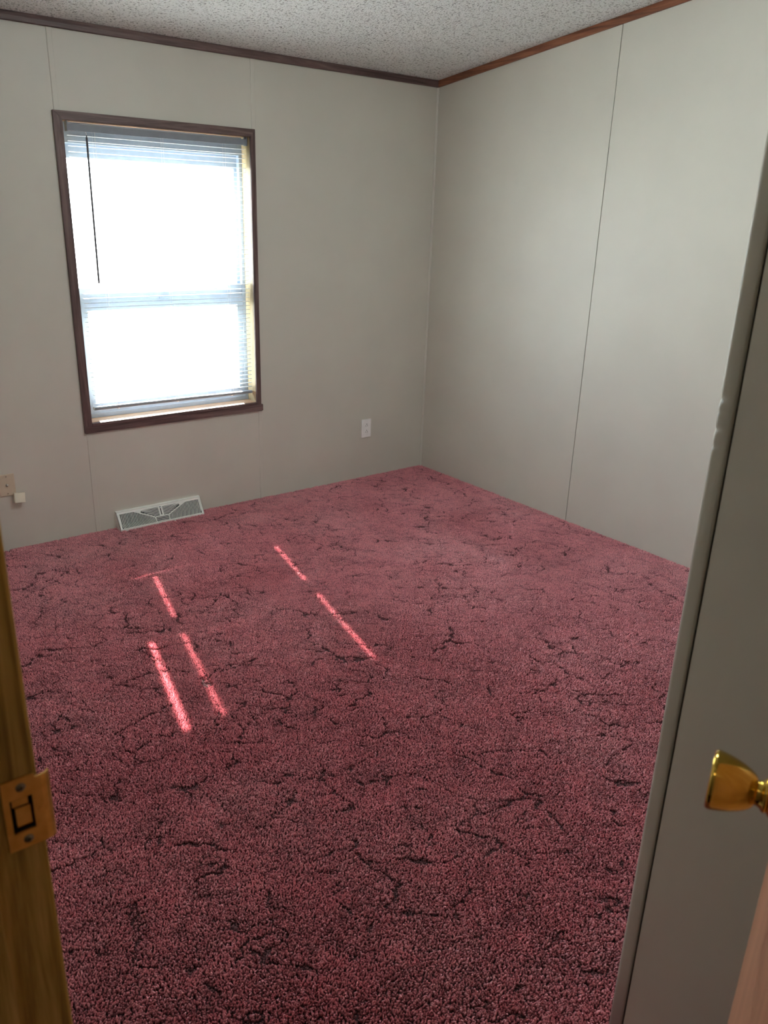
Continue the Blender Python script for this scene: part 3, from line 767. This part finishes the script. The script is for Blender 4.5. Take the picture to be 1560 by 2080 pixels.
cut = np.clip(np.maximum((w1 - d1) / 0.0022 + 0.5, (w2 - d2) / 0.0022 + 0.5), 0, 1)
cu = gx * 0.788 - gy * 0.615; cv = gx * 0.615 + gy * 0.788
cw = cv + 0.006 * (vnoise(gx, gy, 30, 57) - 0.5)
hmod = 0.0008 * (fbm(gx, gy, 14, 51, 3) - 0.5) * 4 + 0.0011 * (vnoise(cu * 0.6, cw, 55, 52) - 0.5) * 2
Lh = (0.0125 + hmod) * (1 - 0.80 * cut) * rng.uniform(0.93, 1.05, N)
Lh = np.where(np.minimum(d1 / 0.010 + (w1 < 1e-4), d2 / 0.010 + (w2 < 1e-4)) < 1, Lh * 0.95, Lh)
# lean of the pile: slow drift plus finer swirl
ang = 2 * PI * (fbm(gx, gy, 1.3, 61, 2) * 1.6); ang2 = 2 * PI * 2 * vnoise(gx, gy, 45, 62)
amp = 0.0007; amp2 = 0.0026 * vnoise(gx, gy, 70, 66)
def pot(x, y):
    a = x * 0.788 - y * 0.615; b2 = x * 0.615 + y * 0.788
    return 0.62 * vnoise(a * 0.72, b2, 98, 81) + 0.38 * vnoise(x, y, 175, 82)
P0 = pot(gx, gy); e_ = 0.0012
gpx = (pot(gx + e_, gy) - P0) / e_; gpy = (pot(gx, gy + e_) - P0) / e_
gl = np.hypot(gpx, gpy) + 1e-6; gm = 0.0026 * np.minimum(gl / 60.0, 1.0)
Lh = Lh + 0.0022 * (P0 - 0.5) * (1 - cut)
amp2 = amp2 * 0.4
lx = gm * gpx / gl + amp * np.cos(ang) + amp2 * np.cos(ang2) + rng.normal(0, 0.0011, N); ly = gm * gpy / gl + amp * np.sin(ang) + amp2 * np.sin(ang2) - 0.0008 + rng.normal(0, 0.0011, N)
K = 4
pos = np.zeros((N, K, 3), np.float32)
bxr = rng.normal(0, 0.0006, (N, K)); byr = rng.normal(0, 0.0006, (N, K))
for k in range(K):
    t = k / (K - 1); q = t ** 1.6
    pos[:, k, 0] = gx + lx * q + bxr[:, k] * t; pos[:, k, 1] = gy + ly * q + byr[:, k] * t; pos[:, k, 2] = FZ + Lh * t * (1 - 0.10 * t)
pos[:, :, 0] = np.minimum(pos[:, :, 0], -0.0008); pos[:, :, 1] = np.minimum(pos[:, :, 1], -0.0008)
rad = np.zeros((N, K), np.float32)
r0 = 0.00180 * rng.uniform(0.85, 1.15, N)
for k, f_ in enumerate((0.75, 0.95, 1.0, 0.62)): rad[:, k] = r0 * f_
tint = np.clip(0.5 + (fbm(gx, gy, 3.0, 71, 3) - 0.5) * 0.9 + rng.normal(0, 0.13, N) + 0.25 * (vnoise(gx, gy, 90, 72) - 0.5), 0, 1).astype(np.float32)
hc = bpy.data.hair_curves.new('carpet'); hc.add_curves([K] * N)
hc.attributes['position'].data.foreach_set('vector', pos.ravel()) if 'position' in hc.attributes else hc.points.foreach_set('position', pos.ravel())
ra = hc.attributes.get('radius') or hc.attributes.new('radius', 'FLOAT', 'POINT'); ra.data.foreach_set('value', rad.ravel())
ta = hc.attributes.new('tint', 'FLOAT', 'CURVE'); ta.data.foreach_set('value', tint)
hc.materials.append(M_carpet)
cp = bpy.data.objects.new('carpet', hc); COL.objects.link(cp)
cp['kind'] = 'stuff'; cp['label'] = 'burgundy plush wall to wall carpet with sculpted cracks'; cp['category'] = 'carpet'
print('carpet fibres', N)
